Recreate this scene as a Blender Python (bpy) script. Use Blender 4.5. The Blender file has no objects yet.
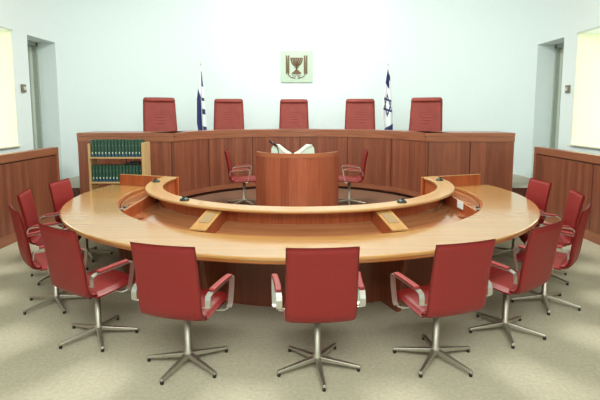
import bpy, math, random
from mathutils import Vector, Matrix, noise
PI = math.pi
random.seed(7)
scene = bpy.context.scene
col = scene.collection

# ------------------------------------------------------------------ materials
def srgb(r, g, b):
    f = lambda c: (c/255)/12.92 if c/255 <= 0.04045 else (((c/255)+0.055)/1.055)**2.4
    return (f(r), f(g), f(b), 1)

class NT:
    def __init__(s, name):
        s.m = bpy.data.materials.new(name); s.m.use_nodes = True
        s.t = s.m.node_tree; s.b = s.t.nodes['Principled BSDF']
    def n(s, ty, **k):
        o = s.t.nodes.new(ty)
        for a, v in k.items(): setattr(o, a, v)
        return o
    def l(s, a, b): s.t.links.new(a, b)
    def math(s, op, a, b=None, c=None):
        o = s.n('ShaderNodeMath', operation=op)
        for i, v in enumerate((a, b, c)):
            if v is None: continue
            if isinstance(v, (int, float)): o.inputs[i].default_value = v
            else: s.l(v, o.inputs[i])
        return o.outputs[0]
    def ramp(s, fac, stops):
        r = s.n('ShaderNodeValToRGB'); e = r.color_ramp.elements
        while len(e) < len(stops): e.new(0.5)
        for i, (p, c) in enumerate(stops): e[i].position = p; e[i].color = c
        s.l(fac, r.inputs[0]); return r.outputs[0]
    def mix(s, fac, a, b, mode='MIX'):
        o = s.n('ShaderNodeMix', data_type='RGBA', blend_type=mode)
        if isinstance(fac, (int, float)): o.inputs[0].default_value = fac
        else: s.l(fac, o.inputs[0])
        for i, v in ((6, a), (7, b)):
            if isinstance(v, tuple): o.inputs[i].default_value = v
            else: s.l(v, o.inputs[i])
        return o.outputs[2]

def plain(name, c, rough=.5, metal=0, bump=0, bscale=200, var=.06, coat=0):
    t = NT(name); t.b.inputs['Roughness'].default_value = rough
    t.b.inputs['Metallic'].default_value = metal
    t.b.inputs['Coat Weight'].default_value = coat
    tc = t.n('ShaderNodeTexCoord')
    ns = t.n('ShaderNodeTexNoise'); ns.inputs['Scale'].default_value = bscale/8; ns.inputs['Detail'].default_value = 4
    t.l(tc.outputs['Object'], ns.inputs['Vector'])
    lo = tuple(x*(1-var) for x in c[:3])+(1,); hi = tuple(min(1, x*(1+var)) for x in c[:3])+(1,)
    t.l(t.ramp(ns.outputs[0], [(.3, lo), (.7, hi)]), t.b.inputs['Base Color'])
    if bump:
        n2 = t.n('ShaderNodeTexNoise'); n2.inputs['Scale'].default_value = bscale
        t.l(tc.outputs['Object'], n2.inputs['Vector'])
        bp = t.n('ShaderNodeBump'); bp.inputs['Strength'].default_value = bump; bp.inputs['Distance'].default_value = .002
        t.l(n2.outputs[0], bp.inputs['Height']); t.l(bp.outputs[0], t.b.inputs['Normal'])
    return t.m

def wood(name, dark, light, plank=.0, rough=.4, coat=.2, amp=.5, horiz=False, seam=.55, grain=1.0):
    """uv in metres, grain runs along v"""
    t = NT(name); uv = t.n('ShaderNodeUVMap').outputs[0]
    sx = t.n('ShaderNodeSeparateXYZ'); t.l(uv, sx.inputs[0])
    u, v = sx.outputs[0], sx.outputs[1]
    if horiz: u, v = v, u
    if plank:
        q = t.math('DIVIDE', u, plank); idx = t.math('FLOOR', q); fr = t.math('FRACT', q)
        wn = t.n('ShaderNodeTexWhiteNoise', noise_dimensions='1D'); t.l(idx, wn.inputs['W'])
        tone = wn.outputs[0]
        off = t.math('MULTIPLY', idx, 3.7)
    else:
        tone = None; off = 0.0
    cx = t.n('ShaderNodeCombineXYZ')
    t.l(t.math('MULTIPLY', u, 22*grain), cx.inputs[0]); t.l(t.math('ADD', t.math('MULTIPLY', v, 1.1*grain), off), cx.inputs[1])
    ns = t.n('ShaderNodeTexNoise'); ns.inputs['Scale'].default_value = 1.6; ns.inputs['Detail'].default_value = 5; ns.inputs['Distortion'].default_value = .4
    t.l(cx.outputs[0], ns.inputs['Vector'])
    f = ns.outputs[0]
    if tone is not None:
        f = t.math('ADD', t.math('MULTIPLY', f, 1-amp*.55), t.math('MULTIPLY', tone, amp*.55))
    c = t.ramp(f, [(.28, dark), (.72, light)])
    if plank:
        e = t.math('LESS_THAN', fr, .05)
        c = t.mix(t.math('MULTIPLY', e, seam), c, tuple(x*.45 for x in dark[:3])+(1,))
    t.l(c, t.b.inputs['Base Color'])
    t.b.inputs['Roughness'].default_value = rough; t.b.inputs['Coat Weight'].default_value = coat
    t.b.inputs['Coat Roughness'].default_value = .1
    return t.m

M = {}
M['wall'] = plain('white_painted_plaster', srgb(231, 246, 247), .85, bump=.15, bscale=120, var=.008)
M['cream'] = plain('cream_reveal_plaster', srgb(240, 242, 218), .85, bump=.1, bscale=120, var=.01)
M['ceil'] = plain('ceiling_plaster', srgb(240, 244, 240), .9, var=.01)
M['mahogany'] = wood('red_brown_plank_veneer', srgb(112, 62, 45), srgb(146, 86, 61), plank=.085, rough=.42, amp=.55, seam=.6)
M['mahogany_rail'] = wood('red_brown_rail_veneer', srgb(132, 80, 56), srgb(158, 100, 71), rough=.4, horiz=True)
M['skirt'] = wood('dark_brown_skirt_veneer', srgb(108, 54, 34), srgb(140, 76, 48), plank=.3, rough=.45, amp=.5, seam=.4)
M['dark_base'] = wood('dark_plinth_wood', srgb(70, 38, 28), srgb(92, 52, 38), rough=.5, horiz=True)
M['redwood'] = wood('orange_red_veneer', srgb(150, 74, 42), srgb(186, 100, 58), rough=.32, coat=.35, amp=.4)
M['desk'] = wood('cherry_desk_veneer', srgb(138, 68, 46), srgb(172, 94, 64), plank=.14, rough=.36, coat=.3, amp=.6, seam=.12)
M['desk_rail'] = wood('cherry_rail_veneer', srgb(156, 88, 56), srgb(178, 108, 70), rough=.36, coat=.3, horiz=True)
M['oak'] = wood('pale_honey_tabletop', srgb(174, 128, 70), srgb(194, 148, 86), rough=.2, coat=.6, horiz=True, grain=.6)
M['oak_edge'] = wood('orange_table_edge', srgb(170, 102, 50), srgb(190, 122, 64), rough=.3, coat=.4, horiz=True)
M['cap'] = wood('pale_ledge_wood', srgb(184, 142, 88), srgb(204, 164, 108), rough=.3, coat=.4, horiz=True, grain=.6)
M['trough'] = wood('amber_trough_veneer', srgb(164, 106, 68), srgb(188, 132, 90), rough=.18, coat=.9, horiz=True, grain=.6)
M['beech'] = wood('pale_beech', srgb(184, 152, 104), srgb(200, 168, 120), rough=.45)
M['leather'] = plain('red_leather', srgb(134, 30, 30), .45, bump=.12, bscale=260, var=.05)
M['leather_pad'] = plain('worn_red_leather_pad', srgb(150, 52, 50), .45, bump=.15, bscale=260)
M['leather_old'] = plain('soft_red_leather', srgb(140, 54, 44), .55, bump=.5, bscale=60, var=.14)
M['alu'] = plain('polished_aluminium', srgb(205, 205, 198), .36, .95, var=.03)
M['alu_dull'] = plain('brushed_aluminium', srgb(186, 182, 168), .4, .9, var=.05)
M['rubber'] = plain('black_rubber', srgb(30, 30, 28), .6)
M['black'] = plain('black_plastic', srgb(28, 28, 30), .4)
M['green_dark'] = plain('dark_green_enamel', srgb(28, 48, 40), .4)
M['grey_insert'] = plain('grey_speaker_cloth', srgb(150, 126, 88), .8, bump=.3, bscale=400)
M['white'] = plain('white_plastic', srgb(236, 242, 236), .5, var=.02)
M['pale_green'] = plain('pale_green_plastic', srgb(196, 222, 208), .5, var=.02)
M['plate'] = plain('pale_green_glass_plate', srgb(186, 210, 188), .35, var=.02)
M['bronze'] = plain('bronze_relief', srgb(112, 84, 54), .5, .2)
M['olive'] = plain('olive_bronze_relief', srgb(108, 92, 66), .55, .2)
M['cloth_w'] = plain('white_flag_cloth', srgb(232, 240, 244), .85, var=.03)
M['cloth_b'] = plain('blue_flag_cloth', srgb(40, 50, 100), .85, var=.06)
M['pole'] = plain('pale_flag_pole', srgb(210, 214, 206), .4, .2)
M['book_green'] = plain('green_book_cloth', srgb(34, 76, 60), .45, var=.1)
M['book_blue'] = plain('blue_book_band', srgb(44, 84, 132), .5)
M['book_white'] = plain('white_book_label', srgb(214, 226, 214), .6)
M['page'] = plain('cream_pages', srgb(220, 212, 186), .8)
M['door_grey'] = plain('grey_green_door_paint', srgb(204, 216, 206), .5, var=.02)
M['door_frame'] = plain('dark_grey_green_frame', srgb(168, 180, 170), .5)
M['switch'] = plain('brown_grey_switch', srgb(120, 112, 92), .5)
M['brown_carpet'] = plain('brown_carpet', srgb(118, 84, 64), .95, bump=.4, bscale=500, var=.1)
M['dais'] = plain('grey_beige_dais_carpet', srgb(186, 182, 166), .95, bump=.3, bscale=500, var=.05)

def carpet():
    t = NT('grey_beige_carpet'); tc = t.n('ShaderNodeTexCoord')
    a = t.n('ShaderNodeTexNoise'); a.inputs['Scale'].default_value = 40; a.inputs['Detail'].default_value = 6
    b = t.n('ShaderNodeTexNoise'); b.inputs['Scale'].default_value = 1.3; b.inputs['Detail'].default_value = 3
    for x in (a, b): t.l(tc.outputs['Object'], x.inputs['Vector'])
    f = t.math('ADD', t.math('MULTIPLY', a.outputs[0], .65), t.math('MULTIPLY', b.outputs[0], .35))
    t.l(t.ramp(f, [(.3, srgb(168, 163, 140)), (.7, srgb(194, 190, 167))]), t.b.inputs['Base Color'])
    t.b.inputs['Roughness'].default_value = .95
    c = t.n('ShaderNodeTexNoise'); c.inputs['Scale'].default_value = 350
    t.l(tc.outputs['Object'], c.inputs['Vector'])
    bp = t.n('ShaderNodeBump'); bp.inputs['Strength'].default_value = .4; bp.inputs['Distance'].default_value = .004
    t.l(c.outputs[0], bp.inputs['Height']); t.l(bp.outputs[0], t.b.inputs['Normal'])
    return t.m
M['carpet'] = carpet()

def glow(name, c, s):
    t = NT(name); t.b.inputs['Base Color'].default_value = c
    t.b.inputs['Emission Color'].default_value = c; t.b.inputs['Emission Strength'].default_value = s
    return t.m
M['daylight'] = glow('daylit_window_glass', srgb(247, 252, 236), 1.7)
M['ceiling_glow'] = glow('lit_ceiling_diffuser', srgb(255, 252, 238), 3)

# ------------------------------------------------------------------ mesh builder
class MB:
    def __init__(s): s.v = []; s.f = []; s.uv = []; s.sm = []; s.mi = []
    def face(s, idx, uv=None, smooth=False, mi=0):
        s.f.append(tuple(idx)); s.uv.append(uv); s.sm.append(smooth); s.mi.append(mi)
    def add(s, pts):
        k = len(s.v); s.v += [tuple(p) for p in pts]; return k
    def box(s, x0, x1, y0, y1, z0, z1, mi=0, mat=None):
        P = [(x0,y0,z0),(x1,y0,z0),(x1,y1,z0),(x0,y1,z0),(x0,y0,z1),(x1,y0,z1),(x1,y1,z1),(x0,y1,z1)]
        if mat: P = [tuple(mat @ Vector(p)) for p in P]
        k = s.add(P)
        for q in ((3,2,1,0),(4,5,6,7),(0,1,5,4),(1,2,6,5),(2,3,7,6),(3,0,4,7)): s.face([k+i for i in q], mi=mi)
        return s
    def hexa(s, P, mi=0):
        k = s.add(P)
        for q in ((3,2,1,0),(4,5,6,7),(0,1,5,4),(1,2,6,5),(2,3,7,6),(3,0,4,7)): s.face([k+i for i in q], mi=mi)
        return s
    def prism(s, poly, z0, z1, mi=0, axis='z', mat=None):
        n = len(poly)
        if axis == 'z': A = [(x, y, z0) for x, y in poly]; B = [(x, y, z1) for x, y in poly]
        elif axis == 'y': A = [(x, z0, y) for x, y in poly]; B = [(x, z1, y) for x, y in poly]
        else: A = [(z0, x, y) for x, y in poly]; B = [(z1, x, y) for x, y in poly]
        P = A+B
        if mat: P = [tuple(mat @ Vector(p)) for p in P]
        k = s.add(P)
        s.face([k+i for i in range(n)][::-1], mi=mi); s.face([k+n+i for i in range(n)], mi=mi)
        for i in range(n):
            j = (i+1) % n; s.face([k+i, k+j, k+n+j, k+n+i], mi=mi)
        return s
    def ring(s, c, a0, a1, prof, n=64, smooth=True, mi=0, endc=None):
        """sweep closed profile [(r,z)] round c from angle a0 to a1 (math angles); endc(a) may shift nothing"""
        m = len(prof); k = len(s.v); vl = [0]
        for i in range(m): vl.append(vl[-1]+math.dist(prof[i], prof[(i+1) % m]))
        rm = sum(p[0] for p in prof)/m
        for i in range(n+1):
            a = a0+(a1-a0)*i/n
            s.add([(c[0]+r*math.cos(a), c[1]+r*math.sin(a), z) for r, z in prof])
        for i in range(n):
            u0, u1 = rm*(a0+(a1-a0)*i/n), rm*(a0+(a1-a0)*(i+1)/n)
            for j in range(m):
                j2 = (j+1) % m
                s.face([k+i*m+j, k+(i+1)*m+j, k+(i+1)*m+j2, k+i*m+j2],
                       [(u0, vl[j]), (u1, vl[j]), (u1, vl[j+1]), (u0, vl[j+1])], False, mi)
        s.face([k+j for j in range(m)], mi=mi); s.face([k+n*m+j for j in range(m)][::-1], mi=mi)
        return s
    def tube(s, path, r, n=10, mi=0, caps=True):
        rr = r if isinstance(r, (list, tuple)) else [r]*len(path)
        path = [Vector(p) for p in path]; k = len(s.v); ref = None
        for i, p in enumerate(path):
            d = (path[min(i+1, len(path)-1)]-path[max(i-1, 0)]).normalized()
            if ref is None: ref = Vector((0,0,1)) if abs(d.z) < .9 else Vector((1,0,0))
            x = d.cross(ref).normalized(); y = d.cross(x).normalized(); ref = -y if False else ref
            s.add([p+x*rr[i]*math.cos(2*PI*j/n)+y*rr[i]*math.sin(2*PI*j/n) for j in range(n)])
        for i in range(len(path)-1):
            for j in range(n):
                j2 = (j+1) % n
                s.face([k+i*n+j, k+i*n+j2, k+(i+1)*n+j2, k+(i+1)*n+j], smooth=True, mi=mi)
        if caps:
            s.face([k+j for j in range(n)][::-1], mi=mi); e = k+(len(path)-1)*n; s.face([e+j for j in range(n)], mi=mi)
        return s
    def band(s, path, side, w, t, mi=0, closed=False):
        """flat bar of width w (along side vector) and thickness t following path"""
        path = [Vector(p) for p in path]; side = Vector(side).normalized(); k = len(s.v); n = len(path)
        for i, p in enumerate(path):
            d = (path[min(i+1, n-1)]-path[max(i-1, 0)]).normalized()
            nn = d.cross(side).normalized()
            s.add([p+side*w/2+nn*t/2, p-side*w/2+nn*t/2, p-side*w/2-nn*t/2, p+side*w/2-nn*t/2])
        for i in range(n-1):
            for j in range(4):
                j2 = (j+1) % 4
                s.face([k+i*4+j, k+i*4+j2, k+(i+1)*4+j2, k+(i+1)*4+j], mi=mi)
        s.face([k+3, k+2, k+1, k], mi=mi); e = k+(n-1)*4; s.face([e, e+1, e+2, e+3], mi=mi)
        return s
    def lathe(s, c, prof, n=20, mi=0):
        k = len(s.v)
        for r, z in prof: s.add([(c[0]+r*math.cos(2*PI*j/n), c[1]+r*math.sin(2*PI*j/n), c[2]+z) for j in range(n)])
        for i in range(len(prof)-1):
            for j in range(n):
                j2 = (j+1) % n; s.face([k+i*n+j, k+i*n+j2, k+(i+1)*n+j2, k+(i+1)*n+j], smooth=True, mi=mi)
        s.face([k+j for j in range(n)][::-1], mi=mi); e = k+(len(prof)-1)*n; s.face([e+j for j in range(n)], mi=mi)
        return s
    def build(s, name, mat, parent=None, bevel=0, seg=2):
        me = bpy.data.meshes.new(name); me.from_pydata(s.v, [], s.f)
        mats = mat if isinstance(mat, (list, tuple)) else [mat]
        for q in mats: me.materials.append(q)
        uvl = me.uv_layers.new(name='UVMap'); me.update()
        for p in me.polygons:
            uv = s.uv[p.index]; p.use_smooth = s.sm[p.index]; p.material_index = s.mi[p.index]
            n = p.normal; ax = max(range(3), key=lambda i: abs(n[i]))
            for li, l in enumerate(p.loop_indices):
                if uv: uvl.data[l].uv = uv[li]
                else:
                    c = me.vertices[me.loops[l].vertex_index].co
                    uvl.data[l].uv = (c.y, c.z) if ax == 0 else (c.x, c.z) if ax == 1 else (c.x, c.y)
        import bmesh
        bm = bmesh.new(); bm.from_mesh(me)
        bmesh.ops.recalc_face_normals(bm, faces=bm.faces)
        bm.to_mesh(me); bm.free()
        o = bpy.data.objects.new(name, me); col.objects.link(o)
        if parent: o.parent = parent
        if bevel:
            b = o.modifiers.new('bevel', 'BEVEL'); b.width = bevel; b.segments = seg; b.limit_method = 'ANGLE'; b.angle_limit = .6
            b.harden_normals = False
        return o

def tag(o, label=None, cat=None, group=None, kind=None):
    if label: o['label'] = label
    if cat: o['category'] = cat
    if group: o['group'] = group
    if kind: o['kind'] = kind
    return o
def empty(name, loc, rz=0, **k):
    o = bpy.data.objects.new(name, None); col.objects.link(o); o.empty_display_size = .1
    o.location = loc; o.rotation_euler = (0, 0, rz); return tag(o, **k)
def children(o): return [c for c in bpy.data.objects if c.parent == o]
def copy_tree(o, parent=None):
    c = o.copy(); col.objects.link(c); c.parent = parent
    for ch in children(o): copy_tree(ch, c)
    return c
def struct(name, mb, mat, parent=None, **k):
    o = mb.build(name, mat, parent, **k)
    if parent is None: o['kind'] = 'structure'
    return o

# ------------------------------------------------------------------ layout numbers (metres; camera at x=0,y=0)
CY = 6.06                 # centre of the horseshoe
WX = 4.65                 # side walls
BY = 12.0                 # back wall
CEIL = 5.3
DT = .05

# ------------------------------------------------------------------ room
struct('floor', MB().box(-5.6, 5.6, -2.8, 12.4, -.1, 0), M['carpet'])
struct('ceiling', MB().box(-5.6, 5.6, -2.8, 12.4, CEIL, CEIL+.1), M['ceil'])
HEAD, SILL = 3.075, 1.20
DX = .40
OPEN = {-1: (8.19, 9.12, 5.3, 7.76), 1: (8.46, 9.38, 5.6, 8.06)}
CR = 2.4                  # corner radius
for sgn, side in ((-1, 'left'), (1, 'right')):
    a, b = (WX, WX+DX)
    DY0, DY1, WY0, WY1 = OPEN[sgn]
    X0, X1 = (-b, -a) if sgn < 0 else (a, b)
    w = MB()
    w.box(X0, X1, -2.8, WY0, 0, CEIL)
    w.box(X0, X1, WY0, WY1, 0, SILL); w.box(X0, X1, WY0, WY1, HEAD, CEIL)
    w.box(X0, X1, WY1, DY0, 0, CEIL)
    w.box(X0, X1, DY0, DY1, HEAD, CEIL)
    w.box(X0, X1, DY1, BY-CR, 0, CEIL)
    struct('wall_'+side, w, M['wall'])
# back wall with its rounded corners
w = MB(); n = 24
pin = [(-WX, BY-CR)]+[(-WX+CR-CR*math.cos(PI/2*i/n), BY-CR+CR*math.sin(PI/2*i/n)) for i in range(1, n+1)]
pin += [(-x, y) for x, y in pin[::-1]]
pout = [(-WX-.4, BY-CR), (-WX-.4, BY+.3), (WX+.4, BY+.3), (WX+.4, BY-CR)]
k = w.add([(x, y, 0) for x, y in pin]+[(x, y, CEIL) for x, y in pin]); m = len(pin)
for i in range(m-1): w.face([k+i, k+i+1, k+m+i+1, k+m+i], smooth=True)
k = w.add([(x, y, 0) for x, y in pout]+[(x, y, CEIL) for x, y in pout])
for i in range(3): w.face([k+i, k+i+1, k+5+i, k+4+i])
struct('wall_back', w, M['wall'])
struct('wall_front', MB().box(-5.6, 5.6, -3.0, -2.8, 0, CEIL), M['wall'])
# doors and windows in the side walls
for sgn, num in ((-1, 1), (1, 2)):
    DY0, DY1, WY0, WY1 = OPEN[sgn]
    def bx(mb, d0, d1, y0, y1, z0, z1):
        x0, x1 = sorted((sgn*(WX+d0), sgn*(WX+d1))); return mb.box(x0, x1, y0, y1, z0, z1)
    d = struct('door_%d' % num, bx(MB(), DX+.02, DX+.07, DY0-.03, DY1+.02, 0, HEAD+.02), M['door_grey'])
    f = MB(); bx(f, DX-.06, DX+.02, DY0+.02, DY0+.09, 0, HEAD); bx(f, DX-.06, DX+.02, DY1-.05, DY1, 0, HEAD); bx(f, DX-.06, DX+.02, DY0+.02, DY1, HEAD-.07, HEAD)
    f.build('door_frame', M['door_frame'], d)
    f = MB(); bx(f, DX-.01, DX+.02, DY1-.22, DY1-.19, 0, HEAD-.07); f.build('door_edge_strip', M['door_frame'], d)
    wd = MB()
    bx(wd, .78, .82, WY0, WY1, SILL, HEAD)
    wo = struct('window_%d' % num, wd, M['daylight'])
    r = MB(); bx(r, .0+DX, .82, WY0-.04, WY0, SILL-.04, HEAD+.04); bx(r, DX, .82, WY1, WY1+.04, SILL-.04, HEAD+.04)
    bx(r, DX, .82, WY0, WY1, SILL-.04, SILL); bx(r, DX, .82, WY0, WY1, HEAD, HEAD+.04)
    bx(r, .004, DX, WY1-.012, WY1-.001, SILL, HEAD)
    r.build('window_reveal', M['cream'], wo)
    s_ = MB(); bx(s_, -.05, .78, WY0, WY1, SILL+.001, SILL+.02); s_.build('window_sill', M['cream'], wo)
    s_ = MB(); bx(s_, -.012, .02, WY0-.02, WY1+.012, HEAD-.012, HEAD+.014); s_.build('window_head_trim', M['door_grey'], wo)
    m_ = MB(); bx(m_, .74, .78, WY0+.7, WY0+.75, SILL+.02, HEAD); bx(m_, .74, .78, WY0+1.5, WY0+1.55, SILL+.02, HEAD)
    m_.build('window_mullion', M['door_grey'], wo)

# dais (judges' platform) and the low platform inside the ring
BC, BR = (0, 7.60), 2.26       # judges' bench arc (front face)
WYB = 8.14                     # wing front face
SX = math.sqrt(BR*BR-(WYB-BC[1])**2)   # seam between arc and wings
BZ = 1.405
DZ = .44
LND = WYB+.02
for sgn, num in ((-1, 1), (1, 2)):
    x0, x1 = sorted((sgn*(3.87 if sgn < 0 else 3.73), sgn*WX))
    s0, s1 = sorted((sgn*2.2, sgn*3.74))
    o = struct('platform_%d' % num, MB().box(x0, x1, LND, 11.2, 0, DZ), M['dais']); o.name = 'floor_landing'
    o = struct('trim_%d' % num, MB().box(x0, x1, LND-.03, LND, 0, DZ+.005), M['dark_base'])
arcp = [(BC[0]+(BR+.25)*math.cos(a), BC[1]+(BR+.25)*math.sin(a)) for a in [PI*(.12+.76*i/32) for i in range(33)]]
poly = [(3.6, LND+.3), (3.6, 11.0), (-3.6, 11.0), (-3.6, LND+.3)]+arcp[::-1]
struct('floor_dais', MB().prism(poly, 0, .75), M['dais'])
pl = [(SX, 7.0), (SX, WYB)]
a0 = math.atan2(WYB-BC[1], SX)
pl += [(BC[0]+BR*math.cos(a), BC[1]+BR*math.sin(a)) for a in [a0+(PI-2*a0)*i/40 for i in range(1, 40)]]
pl += [(-SX, WYB), (-SX, 7.0)]
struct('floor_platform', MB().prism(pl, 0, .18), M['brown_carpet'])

# ------------------------------------------------------------------ judges' bench
bench = empty('judges_bench', (0, 0, 0), label='long curved red-brown wooden judges bench with straight wings along the back', cat='bench')
a1 = PI-a0
def arc(mb, r0, r1, z0, z1, aa=a0, ab=a1, n=48): return mb.ring(BC, aa, ab, [(r0, z0), (r1, z0), (r1, z1), (r0, z1)], n)
FZ = .18
npan = 6
for i in range(npan):
    aa = a0+(a1-a0)*i/npan+.004; ab = a0+(a1-a0)*(i+1)/npan-.004
    arc(MB(), BR+.012, BR+.06, FZ+.05, BZ-.14, aa, ab, 12).build('front_panel', M['mahogany'], bench)
arc(MB(), BR+.03, BR+.08, FZ, BZ-.13).build('backing_panel', M['dark_base'], bench)
arc(MB(), BR, BR+.09, BZ-.15, BZ-.065).build('top_rail', M['mahogany_rail'], bench)
arc(MB(), BR+.004, BR+.45, BZ-.062, BZ).build('ledge', M['mahogany_rail'], bench)
arc(MB(), BR+.006, BR+.06, FZ+.05, FZ+.14).build('bottom_rail', M['mahogany_rail'], bench)
arc(MB(), BR+.03, BR+.3, FZ, FZ+.05).build('plinth', M['dark_base'], bench)
for sgn in (-1, 1):
    def wx(mb, a, b, y0, y1, z0, z1):
        x0, x1 = sorted((sgn*a, sgn*b)); return mb.box(x0, x1, y0, y1, z0, z1)
    XE = 3.86 if sgn < 0 else 3.72
    mid = (SX+XE)/2
    for p0, p1 in ((SX+.004, mid-.01), (mid+.01, XE)):
        wx(MB(), p0, p1, WYB+.012, WYB+.06, .10, BZ-.14).build('wing_panel', M['mahogany'], bench)
    wx(MB(), SX, XE-.01, WYB+.03, WYB+.12, 0, BZ-.13).build('backing_panel', M['dark_base'], bench)
    wx(MB(), XE-.05, XE, WYB+.06, WYB+.75, .45, BZ-.065).build('end_panel', M['mahogany'], bench)
    wx(MB(), SX, XE+.004, WYB, WYB+.09, BZ-.15, BZ-.065).build('wing_rail', M['mahogany_rail'], bench)
    wx(MB(), SX-.03, XE+.008, WYB+.004, WYB+.75, BZ-.062, BZ).build('wing_ledge', M['mahogany_rail'], bench)

# ------------------------------------------------------------------ side partitions
for sgn, side, PX, PE, hz in ((-1, 'left', 3.885, 7.53, 1.205), (1, 'right', 3.99, 7.98, 1.18)):
    p = empty('wooden_partition', (sgn*PX, PE, 0), label='waist-high red-brown planked partition along the %s wall' % side, cat='partition')
    def px(mb, d0, d1, y0, y1, z0, z1):
        x0, x1 = sorted((sgn*d0, sgn*d1)); return mb.box(x0, x1, y0, y1, z0, z1)
    L = -7.2
    px(MB(), .02, .10, L, -.012, 0, hz-.02).build('core', M['dark_base'], p)
    segs = [(L, -5.0), (-5.0, -3.3), (-3.3, -1.62), (-1.62, 0)]
    for y0, y1 in segs:
        px(MB(), .006, .05, y0+.008, y1-.008, .14, hz-.13).build('plank_panel', M['mahogany'], p)
    px(MB(), -.004, .12, L, 0, hz-.11, hz).build('top_rail', M['mahogany_rail'], p, bevel=.004)
    px(MB(), -.008, .05, L, 0, 0, .14).build('base_board', M['mahogany_rail'], p)
    px(MB(), -.002, .11, -.06, .002, 0, hz-.11).build('end_post', M['mahogany_rail'], p)

# ------------------------------------------------------------------ horseshoe table
WS = .27
T = empty('horseshoe_table', (0, CY, 0), label='large horseshoe conference table of pale wood with raised inner counter', cat='table')
R0, RI, RCO, RCI, ZC = 2.80, 2.22, 1.918, 1.715, .878
TT = .72
O = (0, 0)
# table ends: straight cut lines from (1.6,.25) outward
EA = 8.5*PI/180
def endpt(r):   # angle (from +x) at which circle r meets the end cut line, line through (1.62,.27) dir (1.0,.42)
    lo, hi = -.2, .9
    for _ in range(40):
        a = (lo+hi)/2; x, y = r*math.cos(a), r*math.sin(a)
        if y-.27 < (x-1.62)*.36: lo = a
        else: hi = a
    return lo
def hring(mb, prof, n=96, planar=False):
    """like ring, from end cut to end cut through the front; profile points each end at their own angle"""
    m = len(prof); k = len(mb.v); vl = [0]
    for i in range(m): vl.append(vl[-1]+math.dist(prof[i], prof[(i+1) % m]))
    ang = [endpt(r) for r, z in prof]; rm = sum(p[0] for p in prof)/m
    for i in range(n+1):
        t = i/n
        mb.add([(r*math.cos(e-(PI+2*e)*t), r*math.sin(e-(PI+2*e)*t), z) for (r, z), e in zip(prof, ang)])
    for i in range(n):
        u0, u1 = rm*PI*1.1*i/n, rm*PI*1.1*(i+1)/n
        for j in range(m):
            j2 = (j+1) % m
            mb.face([k+i*m+j, k+(i+1)*m+j, k+(i+1)*m+j2, k+i*m+j2], None if planar else [(u0, vl[j]), (u1, vl[j]), (u1, vl[j+1]), (u0, vl[j+1])], False)
    mb.face([k+j for j in range(m)]); mb.face([k+n*m+j for j in range(m)][::-1])
    return mb
hring(MB(), [(RI, TT-.028), (R0-.004, TT-.028), (R0, TT-.02), (R0-.003, TT-.006), (R0-.012, TT), (RI+.006, TT), (RI, TT-.006)], planar=True).build('tabletop', M['oak'], T)
hring(MB(), [(RI+.01, TT-.06), (R0-.035, TT-.06), (R0-.008, TT-.045), (R0-.006, TT-.0285), (RI+.01, TT-.0285)]).build('edge_band', M['oak_edge'], T)
hring(MB(), [(RI-.02, .50), (RI+.03, .50), (RI+.03, TT-.061), (RI-.001, TT-.061), (RI-.001, TT-.03), (RI-.02, TT-.03)]).build('inner_apron', M['redwood'], T)
hring(MB(), [(1.93, 0), (1.97, 0), (1.97, .60), (1.93, .60)]).build('skirt', M['skirt'], T)
hring(MB(), [(1.78, .722), (RI-.021, .722-WS*.42), (RI-.021, .722-WS*.42-.025), (1.78, .697)]).build('sloped_well', M['trough'], T)
hring(MB(), [(RCI+.02, .12), (1.775, .12), (1.775, ZC-.0305), (RCI+.02, ZC-.0305)]).build('inner_wall', M['redwood'], T)
hring(MB(), [(RCI, ZC-.030), (RCO-.006, ZC-.030), (RCO-.001, ZC-.026), (RCO, ZC-.018), (RCI, ZC-.018)]).build('counter_edge', M['oak_edge'], T)
hring(MB(), [(RCI, ZC-.0175), (RCO, ZC-.0175), (RCO-.003, ZC-.005), (RCO-.01, ZC), (RCI+.008, ZC), (RCI, ZC-.006)]).build('counter_ledge', M['cap'], T)
# end boards standing on the cut ends
for sgn in (-1, 1):
    pts = []
    for r in (RCI-.02, R0-.14):
        a = endpt(r); pts.append(Vector((r*math.cos(a), r*math.sin(a))))
    d = (pts[1]-pts[0]).normalized(); nn = Vector((-d.y, d.x))*.035
    base = pts[0]+nn*.02
    q = [pts[0]+nn*.05, pts[1]+nn*.05, pts[1]+nn*1.05, pts[0]+nn*1.05]
    P = [(sgn*a.x, a.y) for a in q]
    MB().prism(P, .0, ZC-.006).build('end_board', M['redwood'], T)
    MB().prism(P, ZC-.0055, ZC).build('end_board_edge', M['cap'], T)
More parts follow.
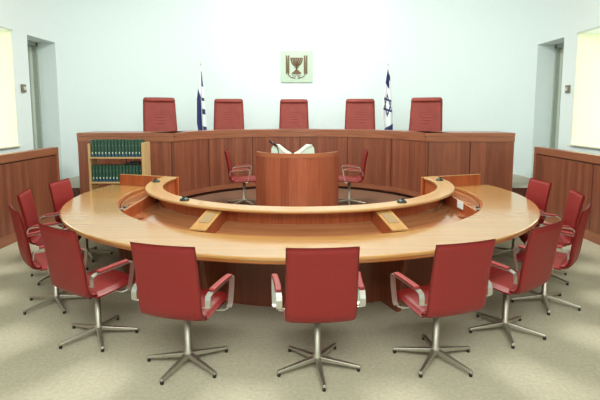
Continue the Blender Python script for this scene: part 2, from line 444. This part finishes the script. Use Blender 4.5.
# wedge boxes standing across the well
for deg, dl in ((-23.9, 8), (23.4, -6)):
    a = -PI/2+math.radians(deg); a2 = a+math.radians(dl); rb = 2.214
    e = empty('wedge_box', (rb*(math.cos(a)-math.cos(a2)), rb*(math.sin(a)-math.sin(a2)), 0), a2); e.parent = T
    wv = .076
    top = lambda r: .858-(r-1.775)*(.858-.722)/(2.214-1.775)
    bot = lambda r: .722-(r-1.78)*WS
    ra = 1.79
    P = [(ra, -wv, bot(ra)), (rb-.02, -wv, bot(rb-.02)), (rb-.02, wv, bot(rb-.02)), (ra, wv, bot(ra)), (ra, -wv, top(ra)), (rb-.02, -wv, top(rb-.02)), (rb-.02, wv, top(rb-.02)), (ra, wv, top(ra))]
    MB().hexa(P).build('box_side', M['redwood'], e)
    P = [(ra, -wv-.004, top(ra)+.001), (rb, -wv-.004, top(rb)+.001), (rb, wv+.004, top(rb)+.001), (ra, wv+.004, top(ra)+.001)]
    P += [(x, y, z+.014) for x, y, z in P]
    MB().hexa(P).build('box_lid', M['oak'], e)
    P = [(ra+.15, -wv+.025, top(ra+.15)+.0155), (rb-.11, -wv+.025, top(rb-.11)+.0155), (rb-.11, wv-.025, top(rb-.11)+.0155), (ra+.15, wv-.025, top(ra+.15)+.0155)]
    P += [(x, y, z+.003) for x, y, z in P]
    MB().hexa(P).build('grille_insert', M['grey_insert'], e)
# dividers closing the well, and the recessed covers beyond them
for sgn in (-1, 1):
    A, B = Vector((1.665, -.69)), Vector((1.845, -1.195)); d = (B-A).normalized(); nn = Vector((-d.y, d.x))*.022  # nn points outward (+x)
    if nn.x < 0: nn = -nn
    zA, zB = .838, .722
    P = [(A.x, A.y, .68), (B.x, B.y, .56), (B.x+nn.x, B.y+nn.y, .56), (A.x+nn.x, A.y+nn.y, .68), (A.x, A.y, zA), (B.x, B.y, zB), (B.x+nn.x, B.y+nn.y, zB), (A.x+nn.x, A.y+nn.y, zA)]
    MB().hexa([(sgn*x, y, z) for x, y, z in P]).build('divider', M['redwood'], T)
    Q = [(x, y, z+.001) for x, y, z in P[4:]]+[(x, y, z+.007) for x, y, z in P[4:]]
    MB().hexa([(sgn*x, y, z) for x, y, z in Q]).build('divider_edge', M['oak_edge'], T)
    # cover: strip mesh between r=1.79 and r=2.198 from the divider to the table end
    mb = MB(); N = 24; P = []
    for i in range(N+1):
        t = i/N
        o_ = endpt(2.19); b0_ = math.atan2(B.y+nn.y, B.x+nn.x); i_ = endpt(1.80); a0_ = math.atan2(A.y, A.x+nn.x)
        ao = b0_+(o_-b0_)*t; ai = a0_+(i_-a0_)*t
        for r, a, z in ((1.80, ai, .775), (2.19, ao, .685), (2.19, ao, .665), (1.80, ai, .755)): P.append((sgn*r*math.cos(a), r*math.sin(a), z))
    k = mb.add(P)
    for i in range(N):
        for q in range(4): mb.face([k+4*i+q, k+4*i+4+q, k+4*i+4+(q+1) % 4, k+4*i+(q+1) % 4])
    mb.face([k, k+1, k+2, k+3]); mb.face([k+4*N+3, k+4*N+2, k+4*N+1, k+4*N])
    mb.build('cover', M['trough'], T)
    for nm, x, y, m_ in (('socket', 1.945, -.98, 'alu'),):
        r = math.hypot(x, y); z = .775-(r-1.80)*.09/.39
        o = MB().box(sgn*x-.03, sgn*x+.03, y-.025, y+.025, z+.002, z+.022).build('socket', M['alu'], T, bevel=.005)
        MB().lathe((sgn*x+.01, y+.02, z+.023), [(.016, 0), (.016, .012), (.01, .014)], 12).build('socket_plug', M['black'], o)
    x, y = 1.905, -.72; r = math.hypot(x, y); z = .775-(r-1.80)*.09/.39
    mt = Matrix.Translation((sgn*x, y, z)) @ Matrix.Rotation(math.atan2(y, sgn*x), 4, 'Z') @ Matrix.Rotation(.227, 4, 'Y')
    MB().box(-.06, .06, -.055, .055, .001, .005, mat=mt).build('grille_insert', M['oak_edge'], T)
# radial support fins under the top
for deg in (-88, -54, -21, 23, 56, 88):
    a = -PI/2+math.radians(deg)
    mt = Matrix.Rotation(a, 4, 'Z')
    MB().prism([(1.971, 0), (2.24, 0), (2.36, .655), (1.971, .655)], -.02, .02, axis='y', mat=mt).build('support_fin', M['skirt'], T)
# card leaning on the right-hand divider
A, B = Vector((1.665, -.69)), Vector((1.845, -1.195)); d = (B-A).normalized(); nx = Vector((d.y, -d.x))
if nx.x > 0: nx = -nx
c = A+d*.30+nx*.004
cp = []
for off in (nx*.0, nx*.004):
    for a_, z_ in ((-.05, .712), (.05, .700), (.05, .782), (-.05, .800)):
        q = c+d*a_+off; cp.append((q.x, CY+q.y, z_))
o = MB().hexa(cp).build('paper_card', M['white'])
tag(o, 'small square white card on the divider at right end of the table well', 'card')

# microphones on the raised counter
def mic():
    r = empty('desk_microphone', (0, 0, 0))
    MB().lathe((0, 0, 0), [(.048, 0), (.05, .005), (.044, .016), (.026, .027), (.008, .031)], 20).build('base', M['green_dark'], r)
    MB().tube([(0, 0, .029), (-.01, 0, .038), (-.022, 0, .041)], [.009, .009, .007]).build('stub', M['black'], r)
    return r
m0 = mic()
ML = ['small dark green microphone on left tip of the raised counter', 'small dark green microphone on left front curve of the raised counter',
      'small dark green microphone on right front curve of the raised counter', 'small dark green microphone on right tip of the raised counter']
for i, (x, y) in enumerate(((-1.83, 5.92), (-1.16, 4.655), (1.0, 4.55), (1.815, 6.05))):
    o = m0 if i == 0 else copy_tree(m0)
    o.location = (x, y, ZC); o.rotation_euler = (0, 0, [.3, .5, 2.4, 2.8][i])
    tag(o, ML[i], 'microphone', 'microphones on the raised counter')

# ------------------------------------------------------------------ swivel chairs
def interp(pts, n):
    """Catmull-Rom through pts, n per segment"""
    P = [Vector(p) for p in pts]; P = [P[0]*2-P[1]]+P+[P[-1]*2-P[-2]]; out = []
    for i in range(1, len(P)-2):
        for k in range(n):
            t = k/n; a, b, c, d = P[i-1], P[i], P[i+1], P[i+2]
            out.append(.5*((2*b)+(c-a)*t+(2*a-5*b+4*c-d)*t*t+(3*b-a-3*c+d)*t**3))
    out.append(P[-2]); return out
def shell(prof, halfw, thick, nw=16, dish=.012, n=5):
    pr = interp(prof, n); L = len(pr)
    s = [0]
    for i in range(1, L): s.append(s[-1]+(pr[i]-pr[i-1]).length)
    tot = s[-1]; mb = MB(); k = 0; A = []
    for side in (1, -1):
        for i in range(L):
            d = (pr[min(i+1, L-1)]-pr[max(i-1, 0)]).normalized(); nn = Vector((d.y, -d.x))  # (x,z) plane
            e = min(s[i], tot-s[i]); w = halfw(s[i]/tot)
            for j in range(nw+1):
                q = -1+2*j/nw; q = math.copysign(1-(1-abs(q))**1.35, q)
                y = q*w
                ed = min(e, w-abs(y)); f = math.sqrt(max(0, 1-(1-min(ed/(thick*.8), 1))**2))
                corner = 0
                c = pr[i]+nn*(-side)*(thick/2*f)-nn*dish*(q*q)
                A.append((c.x, y, c.y))
    mb.add(A); m = nw+1; off = L*m
    for i in range(L-1):
        for j in range(nw):
            mb.face([i*m+j, i*m+j+1, (i+1)*m+j+1, (i+1)*m+j], smooth=True)
            mb.face([off+i*m+j, off+(i+1)*m+j, off+(i+1)*m+j+1, off+i*m+j+1], smooth=True)
    for i in range(L-1):
        for j in (0, nw): mb.face([i*m+j, (i+1)*m+j, off+(i+1)*m+j, off+i*m+j], smooth=True)
    for j in range(nw):
        for i in (0, L-1): mb.face([i*m+j, i*m+j+1, off+i*m+j+1, off+i*m+j], smooth=True)
    return mb

def star_base(parent, phase, H_=.41, R_=.30):
    MB().tube([(0, 0, .05), (0, 0, .09), (0, 0, .1), (0, 0, H_)], [.036, .034, .025, .023], 16).build('column', M['alu_dull'], parent)
    for i in range(5):
        a = phase+2*PI*i/5; mt = Matrix.Rotation(a, 4, 'Z')
        P = [(.02, -.021, .052), (R_, -.0125, .024), (R_, .0125, .024), (.02, .021, .052), (.02, -.018, .082), (R_-.004, -.009, .042), (R_-.004, .009, .042), (.02, .018, .082)]
        leg = MB().hexa([tuple(mt @ Vector(p)) for p in P]).build('leg', M['alu_dull'], parent, bevel=.004)
        c = mt @ Vector((R_-.014, 0, 0))
        MB().lathe(tuple(c), [(.011, 0), (.0125, .010), (.010, .026)], 12).build('glide', M['rubber'], leg)

def swivel_chair(phase=0):
    r = empty('swivel_chair', (0, 0, 0))
    seat = [(.215, .388), (.215, .42), (.19, .446), (.13, .449), (.02, .438), (-.10, .430), (-.165, .432)]
    back = [(-.145, .418), (-.19, .424), (-.222, .455), (-.236, .52), (-.252, .65), (-.276, .80), (-.304, .935)]
    shell(seat, lambda t: .227+.005*t, .052, n=4).build('seat', M['leather'], r)
    shell(back, lambda t: .231-.004*abs(t-.4), .036, n=6, dish=-.012).build('backrest', M['leather'], r)
    MB().prism([(-.12, -.09), (.12, -.09), (.12, .09), (-.12, .09)], .397, .413).build('seat_plate', M['black'], r)
    for s in (-1, 1):
        y0, y1 = .262, .288
        y0, y1 = .268, .292
        path = [(-.212, y0-.026, .515), (-.214, y0, .522), (-.214, y0, .57), (-.206, y0, .592), (-.18, y0+.003, .606), (-.02, .278, .618), (.085, y1, .63), (.108, y1, .626), (.114, y1, .606), (.104, y1, .53), (.082, y1-.002, .43), (.07, y1-.008, .410), (.045, y1-.03, .402), (.03, .12, .400)]
        pth = [(x, s*y, z) for x, y, z in path]
        arm = MB().band(pth[:12], (0, 1, 0), .038, .008)
        arm = arm.build('armrest', M['alu'], r)
        MB().band(pth[11:], (1, 0, 0), .034, .008).build('arm_stay', M['alu'], arm)
        pp = [(-.165, s*(y0+.003), .6195), (-.09, s*.273, .626), (0, s*.282, .635), (.075, s*y1, .642)]
        MB().band(pp, (0, 1, 0), .042, .02).build('arm_pad', M['leather_pad'], arm, bevel=.008, seg=3)
    star_base(r, phase)
    return r

RC = 2.97
specs = [  # angle from front (deg), yaw tweak (deg), star phase world (deg), radius, label
 (-80.6, -11, 20, 2.66, 'red leather swivel chair at far left end of the table, beside the bookcase'),
 (-66.5, -6, 40, 2.84, 'red swivel chair on the left side, second from the bookcase'),
 (-50.2, 0, 21.2, 2.93, 'leftmost red swivel chair, back turned almost edge-on beside left partition'),
 (-32.4, 0, 10.0, 2.97, 'red swivel chair with long slanted back at lower left of the table'),
 (-15.1, 0, 31.5, 3.02, 'red swivel chair in the front row, left of the centre chair'),
 (2.3, 2, -11.2, 2.97, 'centre front red swivel chair seen squarely from behind'),
 (18.7, 0, 19.3, 3.02, 'red swivel chair in the front row, right of the centre chair'),
 (34.2, 2, -29.8, 2.94, 'red swivel chair at lower right of the table, seat visible past its back'),
 (50.6, 1, 34.1, 2.93, 'rightmost red swivel chair, back turned almost edge-on beside right partition'),
 (66.0, 8, 10, 2.85, 'red swivel chair on the right side, second from the far end'),
 (81.2, 12, 50, 2.67, 'red swivel chair at far right end of the table'),
]
for i, (deg, yaw, ph, rad, lab) in enumerate(specs):
    a = -PI/2+math.radians(deg)
    face = a+PI+math.radians(yaw)
    c = swivel_chair(math.radians(ph)-face)
    c.location = (rad*math.cos(a), CY+rad*math.sin(a), 0)
    c.rotation_euler = (0, 0, face)
    tag(c, lab, 'chair', 'red swivel chairs around the horseshoe table')
for x, yaw, lab in ((-.97, 3, 'small red swivel chair left of the clerk desk, facing right'), (.85, 177, 'small red swivel chair right of the clerk desk, facing left')):
    c = swivel_chair(.3); c.location = (x, 8.06, .18); c.rotation_euler = (0, 0, math.radians(yaw))
    tag(c, lab, 'chair', 'red swivel chairs beside the clerk desk')

# ------------------------------------------------------------------ clerk desk
D = empty('clerk_desk', (0, 7.2, .18), label='cherry-veneered bow-front clerk desk standing in the middle of the horseshoe', cat='desk')
D.location = (0, 0, .18)
def desk_poly(off=0):
    cx, W_, y1, ys, yf = -.045, .66+off, 7.8, 7.55, 7.13-off
    sag = ys-yf; Rr = (W_*W_+sag*sag)/(2*sag); cyy = yf+Rr; aa = math.asin(W_/Rr)
    return [(cx+Rr*math.sin(-aa+2*aa*i/24), cyy-Rr*math.cos(-aa+2*aa*i/24)) for i in range(25)], cx, W_, y1
def desk_part(name, z0, z1, mat, off=0, thick=.03, closed=False):
    f, cx, W_, y1 = desk_poly(off)
    mb = MB()
    if closed:
        P = f+[(cx+W_, y1), (cx-W_, y1)]; mb.prism(P, z0, z1)
    else:
        inner = [(x*1.0+(-.03 if x > cx+.5 else .03 if x < cx-.5 else 0), y+.03) for x, y in f]
        n = len(f); k = mb.add([(x, y, z0) for x, y in f]+[(x, y, z1) for x, y in f]+[(x, y, z0) for x, y in inner]+[(x, y, z1) for x, y in inner])
        u = [0]
        for i in range(1, n): u.append(u[-1]+math.dist(f[i], f[i-1]))
        for i in range(n-1):
            q = [(u[i], z0), (u[i+1], z0), (u[i+1], z1), (u[i], z1)]
            mb.face([k+i, k+i+1, k+n+i+1, k+n+i], q)
            mb.face([k+2*n+i, k+3*n+i, k+3*n+i+1, k+2*n+i+1], [q[0], q[3], q[2], q[1]])
            mb.face([k+n+i, k+n+i+1, k+3*n+i+1, k+3*n+i], [(z, w_) for z, w_ in ((0, u[i]), (0, u[i+1]), (.03, u[i+1]), (.03, u[i]))])
            mb.face([k+i, k+2*n+i, k+2*n+i+1, k+i+1])
        for i in (0, n-1): mb.face([k+i, k+n+i, k+3*n+i, k+2*n+i])
    return mb.build(name, mat, D)
ZD = 1.132-.18
desk_part('front_panel', 0, ZD-.07, M['desk'])
desk_part('top_rail', ZD-.07, ZD, M['desk_rail'], off=.004)
for s in (-1, 1):
    MB().box(-.045+s*.66-.015, -.045+s*.66+.015, 7.59, 7.78, 0, ZD-.08).build('side_panel', M['desk'], D)
P, cx, W_, y1 = desk_poly(-.04)
MB().prism([(x, max(y, 7.3)) for x, y in P]+[(cx+W_+.02, 7.82), (cx-W_-.02, 7.82)], ZD-.20, ZD-.17).build('worktop', M['trough'], D)
# white slanted paper holders on the desk
for s, cxx, lab in ((-1, -.31, 'white slanted holder on the left of the clerk desk top'), (1, .075, 'white slanted holder on the right of the clerk desk top')):
    z0 = 1.1325-.169
    yy = 7.62
    hz = .272
    prof = [(0, 0), (.015, hz-.06), (.05, hz-.005), (.14, hz+.005), (.21, hz-.05), (.27, hz-.10), (.34, hz-.14), (.34, 0)]
    pr = [(cxx-s*0+(x-.17)*(-s if s > 0 else 1)*1.0, z) for x, z in prof]
    o = empty('document_holder', (0, 0, 0), label=lab, cat='document holder', group='document holders on the clerk desk'); o.location = (0, yy, z0)
    MB().prism(pr, 0, .10, axis='y').build('body', M['pale_green'], o)
    pr2 = [pr[2], pr[3], pr[4], pr[5], pr[6], (pr[6][0], pr[6][1]-.03), (pr[5][0], pr[5][1]-.05), (pr[4][0], pr[4][1]-.06), (pr[3][0], pr[3][1]-.05)]
    MB().prism(pr2, -.012, -.001, axis='y').build('sheet', M['white'], o)
g = empty('gooseneck_microphone', (-.36, 7.52, 1.1325-.169), label='thin black stick microphone leaning over left end of clerk desk', cat='microphone')
MB().lathe((0, 0, 0), [(.04, 0), (.04, .015), (.015, .025)], 16).build('base', M['black'], g)
MB().tube([(0, 0, .02), (.02, 0, .12), (.0, 0, .24), (-.03, 0, .28)], .008).build('stalk', M['black'], g)
MB().tube([(.0, 0, .25), (-.135, 0, .345)], [.016, .02]).build('head', M['black'], g)

# ------------------------------------------------------------------ bookcase and books
BX0, BX1, BF, BB = -3.33, -2.445, 7.35, 7.65
bc = empty('bookcase', (0, 0, 0), label='open pale beech bookcase with two visible rows of green volumes', cat='bookcase')
MB().box(BX0, BX0+.03, BF, BB, 0, 1.27).build('side_panel', M['beech'], bc, bevel=.003)
MB().box(BX1-.045, BX1, BF, BB, 0, 1.285).build('side_panel', M['beech'], bc, bevel=.003)
for z in (.1, .665, 1.06):
    MB().box(BX0+.031, BX1-.046, BF+.005, BB-.02, z-.025, z).build('shelf', M['beech'], bc)
def book(h):
    w = .049; mb = MB()
    arcp = [(-w/2+w*k/6, .013-.013*math.sin(PI*k/6)) for k in range(7)]
    def spine(z0, z1, mi, g=0):
        mb.prism([(x*(1+g), y-g*.05) for x, y in arcp]+[(w/2, .02), (-w/2, .02)], z0, z1, mi)
    spine(0, h, 0)
    lab = [(x*.78, y-.0012) for x, y in arcp]
    mb.prism(lab, .048, .076, 2); mb.prism([(x*.85, y-.0012) for x, y in arcp], .006, .044, 1); mb.prism([(x*.5, y-.001) for x, y in arcp], h*.66, h*.68, 2)
    mb.box(-w/2, -w/2+.004, .02, .19, 0, h, 0); mb.box(w/2-.004, w/2, .02, .19, 0, h, 0)
    mb.box(-w/2+.004, w/2-.004, .02, .185, .004, h-.012, 0)
    return mb.build('book', [M['book_green'], M['book_blue'], M['book_white'], M['page']])
nb = 15
for z, h, lab, grp in ((1.061, .268, 'dark green hardback with white and blue spine bands, top shelf of the bookcase', 'green volumes on the top shelf'),
                       (.666, .262, 'dark green hardback with white and blue spine bands, lower shelf of the bookcase', 'green volumes on the lower shelf')):
    b0 = book(h)
    for i in range(nb):
        b = b0 if i == 0 else b0.copy()
        if i: col.objects.link(b)
        b.location = (BX0+.064+i*(BX1-BX0-.142)/(nb-1)-.003, BF+.02+random.uniform(-.004, .006), z)
        b.scale = (1, 1, 1+random.uniform(-.012, .012))
        tag(b, lab, 'book', grp)
o = empty('folded_cloth', (-2.66, 7.4, .93), label='black flat object lying on top of the lower row of green books', cat='case'); o.name = 'flat_case'
MB().box(-.12, .12, 0, .14, .006, .035).box(-.05, .1, .02, .12, .035, .055).build('lid', M['black'], o, bevel=.008)

# ------------------------------------------------------------------ judges' high-back chairs
def judge_chair():
    r = empty('judge_chair', (0, 0, 0))
    # x forward
    back = [(-.16, .42), (-.20, .50), (-.225, .70), (-.245, .90), (-.262, 1.10), (-.27, 1.235), (-.262, 1.315)]
    mb = shell(back, lambda t: .352-.032*t-(.06*(1-math.sqrt(max(0, 1-((t-.93)/.075)**2))) if t > .93 else 0), .11, n=6, dish=-.02, nw=20)
    mb.build('backrest', M['leather_old'], r)
    for z in (.80, .86, .92, .98, 1.03):
        pth = [(-.172-.045*(z-.7)/.5*1.1-.004*abs(q)**2*4, q*.25, z-.012*abs(math.sin(q*5+z*9))) for q in [-1+2*i/10 for i in range(11)]]
        MB().tube(pth, .011, 8).build('pleat', M['leather_old'], r)
    path = [(-.215, -.285, 1.235), (-.212, -.27, 1.25), (-.205, 0, 1.256), (-.212, .27, 1.25), (-.215, .285, 1.235)]
    MB().tube(path, [.025, .034, .034, .034, .025], 14).build('head_roll', M['leather_old'], r)
    seat = [(.30, .40), (.30, .47), (.24, .50), (0, .49), (-.17, .47)]
    shell(seat, lambda t: .27, .12, n=5).build('seat', M['leather_old'], r)
    for s in (-1, 1):
        MB().band([(-.2, s*.37, .50), (-.18, s*.37, .59), (.0, s*.37, .61), (.2, s*.37, .60), (.22, s*.37, .5), (.15, s*.30, .42)], (0, 1, 0), .05, .03).build('armrest', M['leather_old'], r)
    star_base(r, .2, .36, .32)
    return r
jl = ['high-backed red leather judge chair at far left end of the bench', 'high-backed red leather judge chair second from left, beside the narrow flag',
      'high-backed red leather judge chair in the centre, beneath the wall emblem', 'high-backed red leather judge chair just left of the right flag',
      'high-backed red leather judge chair at far right end of the bench']
j0 = judge_chair()
for i, (x, y, f) in enumerate(((-2.77, 9.5, -62), (-1.58, 10.42, -84), (-.14, 10.7, -90), (1.33, 10.42, -96), (2.47, 9.5, -120))):
    o = j0 if i == 0 else copy_tree(j0)
    o.location = (x, y, .75); o.rotation_euler = (0, 0, math.radians(f))
    tag(o, jl[i], 'chair', 'high-backed chairs behind the judges bench')

# ------------------------------------------------------------------ flags
def inpoly(p, poly):
    x, y = p; c = False
    for i in range(len(poly)):
        (x0, y0), (x1, y1) = poly[i], poly[i-1]
        if (y0 > y) != (y1 > y) and x < (x1-x0)*(y-y0)/(y1-y0)+x0: c = not c
    return c
def flag(name, loc, lab, shape, colour, H_=2.03):
    r = empty(name, loc, label=lab, cat='flag', group='flags behind the judges bench')
    MB().lathe((0, 0, 0), [(.16, 0), (.16, .02), (.05, .04), (.02, .08)], 20).build('base', M['pole'], r)
    MB().tube([(0, 0, .05), (0, 0, H_)], .012, 10).build('pole', M['pole'], r)
    MB().lathe((0, 0, H_), [(.008, 0), (.02, .015), (.02, .03), (.012, .055), (.003, .10)], 12).build('finial', M['pole'], r)
    nu, nv = 44, 150; mb = MB(); P = []
    for sd in (0, 1):
        for j in range(nv+1):
            for i in range(nu+1):
                u, v = i/nu, j/nv; x, y, z = shape(u, v)
                P.append((x, y+sd*.004, z))
    mb.add(P); m = nu+1; off = m*(nv+1)
    for j in range(nv):
        for i in range(nu):
            c = colour((i+.5)/nu, (j+.5)/nv); a = j*m+i
            mb.face([a, a+1, a+m+1, a+m], smooth=True, mi=c); mb.face([off+a, off+a+m, off+a+m+1, off+a+1], smooth=True, mi=c)
    for j in range(nv):
        for i in (0, nu): a = j*m+i; mb.face([a, a+m, off+a+m, off+a])
    for i in range(nu):
        for j in (0, nv): a = j*m+i; mb.face([a, a+1, off+a+1, off+a])
    mb.build('flag_cloth', [M['cloth_w'], M['cloth_b']], r)
    return r
# right flag: u across, v down. pixel-shaped outline converted to metres (about 1/42 m per px at this depth)
def lerp_tab(t, tab):
    for (a, x), (b, y) in zip(tab, tab[1:]):
        if t <= b: return x+(y-x)*(t-a)/(b-a)
    return tab[-1][1]
FH = 1.75
def shapeR(u, v):
    l = lerp_tab(v, [(0, -.01), (.15, -.05), (.35, -.10), (.6, -.13), (.75, -.09), (1, -.03)])
    rr = lerp_tab(v, [(0, .03), (.2, .05), (.5, .11), (.8, .13), (1, .15)])
    return (l+(rr-l)*u, -.05-.03*math.sin(u*9+v*2)*(.3+v), 2.0-v*FH-.08*u)
def star(u, v, cu, cv, ru, rv, w):
    x, y = (u-cu)/ru, (v-cv)/rv
    def tri(x, y, k):
        d = max(-y*k-.5, (y*k*.5+abs(x)*.866)-.5)   # inside unit triangle when <0
        return d
    for k in (1, -1):
        d = tri(x, y, k)
        if -w < d < 0: return True
    return False
def colR(u, v):
    if .02 < v-(.06*u) < .20 and u > .0 and not (v > .13 and u > .75): return 1
    if star(u, v, .5, .45, .52, .155, .17): return 1
    if .66+.12*(1-u) < v < .95: return 1
    return 0
flag('flag', (1.93, 10.45, .75), 'white and blue flag showing its six-pointed star, right of the emblem', shapeR, colR)
def shapeL(u, v):
    l = lerp_tab(v, [(0, -.0), (.15, -.03), (.4, -.09), (.7, -.10), (1, -.02)])
    rr = lerp_tab(v, [(0, .02), (.2, .05), (.5, .08), (.8, .11), (1, .15)])
    return (l+(rr-l)*u, -.05-.025*math.sin(u*10+v)*(.3+v), 2.0-v*FH-.05*u)
def colL(u, v):
    if .03 < v < .22 and u > .62: return 1
    if u < .52 and .26+.2*(u) < v: return 1
    if u > .66 and (.36 < v < .40 or .5 < v < .57 or .72 < v): return 1
    return 0
flag('flag', (-2.17, 10.45, .75), 'narrowly furled blue and white flag, left of the emblem', shapeL, colL)

# ------------------------------------------------------------------ emblem on the back wall
E_ = empty('wall_emblem', (-.085, BY-.04, 2.91), label='square pale green plaque with bronze seven-branched menorah between olive branches', cat='emblem')
W = .40
MB().box(-W, W, 0, .035, -.40, .385).build('plate', M['plate'], E_, bevel=.004)
mb = MB()
top, piv = .21, .03
for k, rr in enumerate((.045, .09, .135)):
    rx = rr*1.0; pts = [(-rx*math.cos(PI*i/16), -.012, top-.03-(.06+rr*.85)*math.sin(PI*i/16)) for i in range(17)]
    mb.tube(pts, .018, 6)
mb.tube([(0, -.012, top-.02), (0, -.012, -.10)], [.014, .020], 6)
for i in range(-3, 4): mb.box(i*.045-.018, i*.045+.018, -.028, 0, top-.035, top)
mb.box(-.05, .05, -.03, 0, -.04, -.02)
mb.prism([(-.02, -.08), (.02, -.08), (.09, -.15), (-.09, -.15)], -.03, 0, axis='y')
mb.box(-.11, .11, -.034, 0, -.185, -.152); 
mb.build('menorah', M['bronze'], E_)
for s in (-1, 1):
    mb = MB()
    stem = [(s*.03, -.01, -.30), (s*.14, -.01, -.275), (s*.205, -.01, -.22), (s*.225, -.01, -.12), (s*.225, -.01, .22)]
    mb.tube(stem, .009, 6)
    for i in range(12):
        z = -.20+i*.038
        for q in (-1, 1):
            c = Vector((s*.225+q*.004, -.016, z)); d = Vector((q*.045, 0, .055))
            nrm = Vector((-d.z, 0, d.x)).normalized()*.019
            k = mb.add([c, c+d*.5+nrm, c+d, c+d*.5-nrm, c+Vector((0, .012, 0)), c+d*.5+nrm+Vector((0, .012, 0)), c+d+Vector((0, .012, 0)), c+d*.5-nrm+Vector((0, .012, 0))])
            mb.face([k, k+1, k+2, k+3]); mb.face([k+7, k+6, k+5, k+4])
            for a, b in ((0, 1), (1, 2), (2, 3), (3, 0)): mb.face([k+a, k+b, k+4+b, k+4+a])
    mb.build('olive_branch', M['olive'], E_)
# Hebrew inscription under the base (right to left: yod, shin, resh, aleph, lamed)
mb = MB(); zz = -.27; h = .05
def bar(x0, z0, x1, z1, t=.008):
    d = Vector((x1-x0, 0, z1-z0)); nn = Vector((-d.z, 0, d.x)).normalized()*t/2
    P = [Vector((x0, -.008, z0))-nn, Vector((x1, -.008, z1))-nn, Vector((x1, -.008, z1))+nn, Vector((x0, -.008, z0))+nn]
    mb.hexa([tuple(p) for p in P]+[tuple(p+Vector((0, .007, 0))) for p in P])
bar(.10, zz+h, .10, zz+h*.5)
x = .04; bar(x, zz, x, zz+h); bar(x+.02, zz, x+.02, zz+h); bar(x+.04, zz, x+.04, zz+h); bar(x, zz, x+.04, zz)
x = -.01; bar(x, zz+h, x+.035, zz+h); bar(x+.035, zz+h, x+.035, zz)
x = -.065; bar(x, zz+h, x+.04, zz); bar(x+.04, zz+h, x+.028, zz+h*.45); bar(x, zz, x+.012, zz+h*.55)
x = -.115; bar(x, zz+h*1.4, x, zz+h*.8); bar(x, zz+h*.8, x+.035, zz+h*.8); bar(x+.035, zz+h*.8, x+.01, zz)
mb.build('inscription', M['olive'], E_)

# wall switches
for x, y, z, lab in ((-WX, 7.97, 2.16, 'small brown-grey switch on the left wall between window and door'), (WX, 8.23, 2.16, 'small brown-grey switch on the right wall between window and door')):
    s = 1 if x < 0 else -1
    o = empty('wall_switch', (x, y, z), label=lab, cat='switch')
    MB().box(min(0, s*.03), max(0, s*.03), -.06, .06, -.065, .065).build('plate', M['switch'], o, bevel=.004)
    MB().box(min(s*.03, s*.045), max(s*.03, s*.045), -.02, .035, -.03, .03).build('button', M['door_grey'], o)

# ------------------------------------------------------------------ light
def area(name, loc, size, power, color, rot=(0, 0, 0), sy=None, spread=None):
    l = bpy.data.lights.new(name, 'AREA'); l.energy = power; l.color = color; l.size = size
    if sy: l.shape = 'RECTANGLE'; l.size_y = sy
    if spread: l.spread = spread
    o = bpy.data.objects.new(name, l); col.objects.link(o); o.location = loc; o.rotation_euler = rot
    return o
area('table_light', (0, 6.0, 5.0), 1.6, 300, (1, .97, .90))
area('front_light', (0, -.9, 4.5), 5.0, 380, (1, .98, .93), sy=3, rot=(.75, 0, 0))
area('bench_light', (0, 9.0, 4.9), 3.4, 125, (1, .99, .96), sy=1.2, rot=(.95, 0, 0))
world = bpy.data.worlds.new('room_ambient'); scene.world = world; world.use_nodes = True
world.node_tree.nodes['Background'].inputs[0].default_value = (.8, .9, .95, 1)
world.node_tree.nodes['Background'].inputs[1].default_value = .3

# ------------------------------------------------------------------ camera
cam = bpy.data.cameras.new('camera'); co = bpy.data.objects.new('camera', cam); col.objects.link(co)
cam.sensor_width = 36; cam.lens = 36*470/600; cam.shift_y = -(200-163.6)/600
co.location = (0, 0, 1.754); co.rotation_euler = (PI/2-.108, 0, 0)
cam.clip_end = 100
scene.camera = co
vs = scene.view_settings
vs.view_transform = 'Standard'; vs.look = 'None'; vs.gamma = 1; vs.use_curve_mapping = False; vs.exposure = -.2
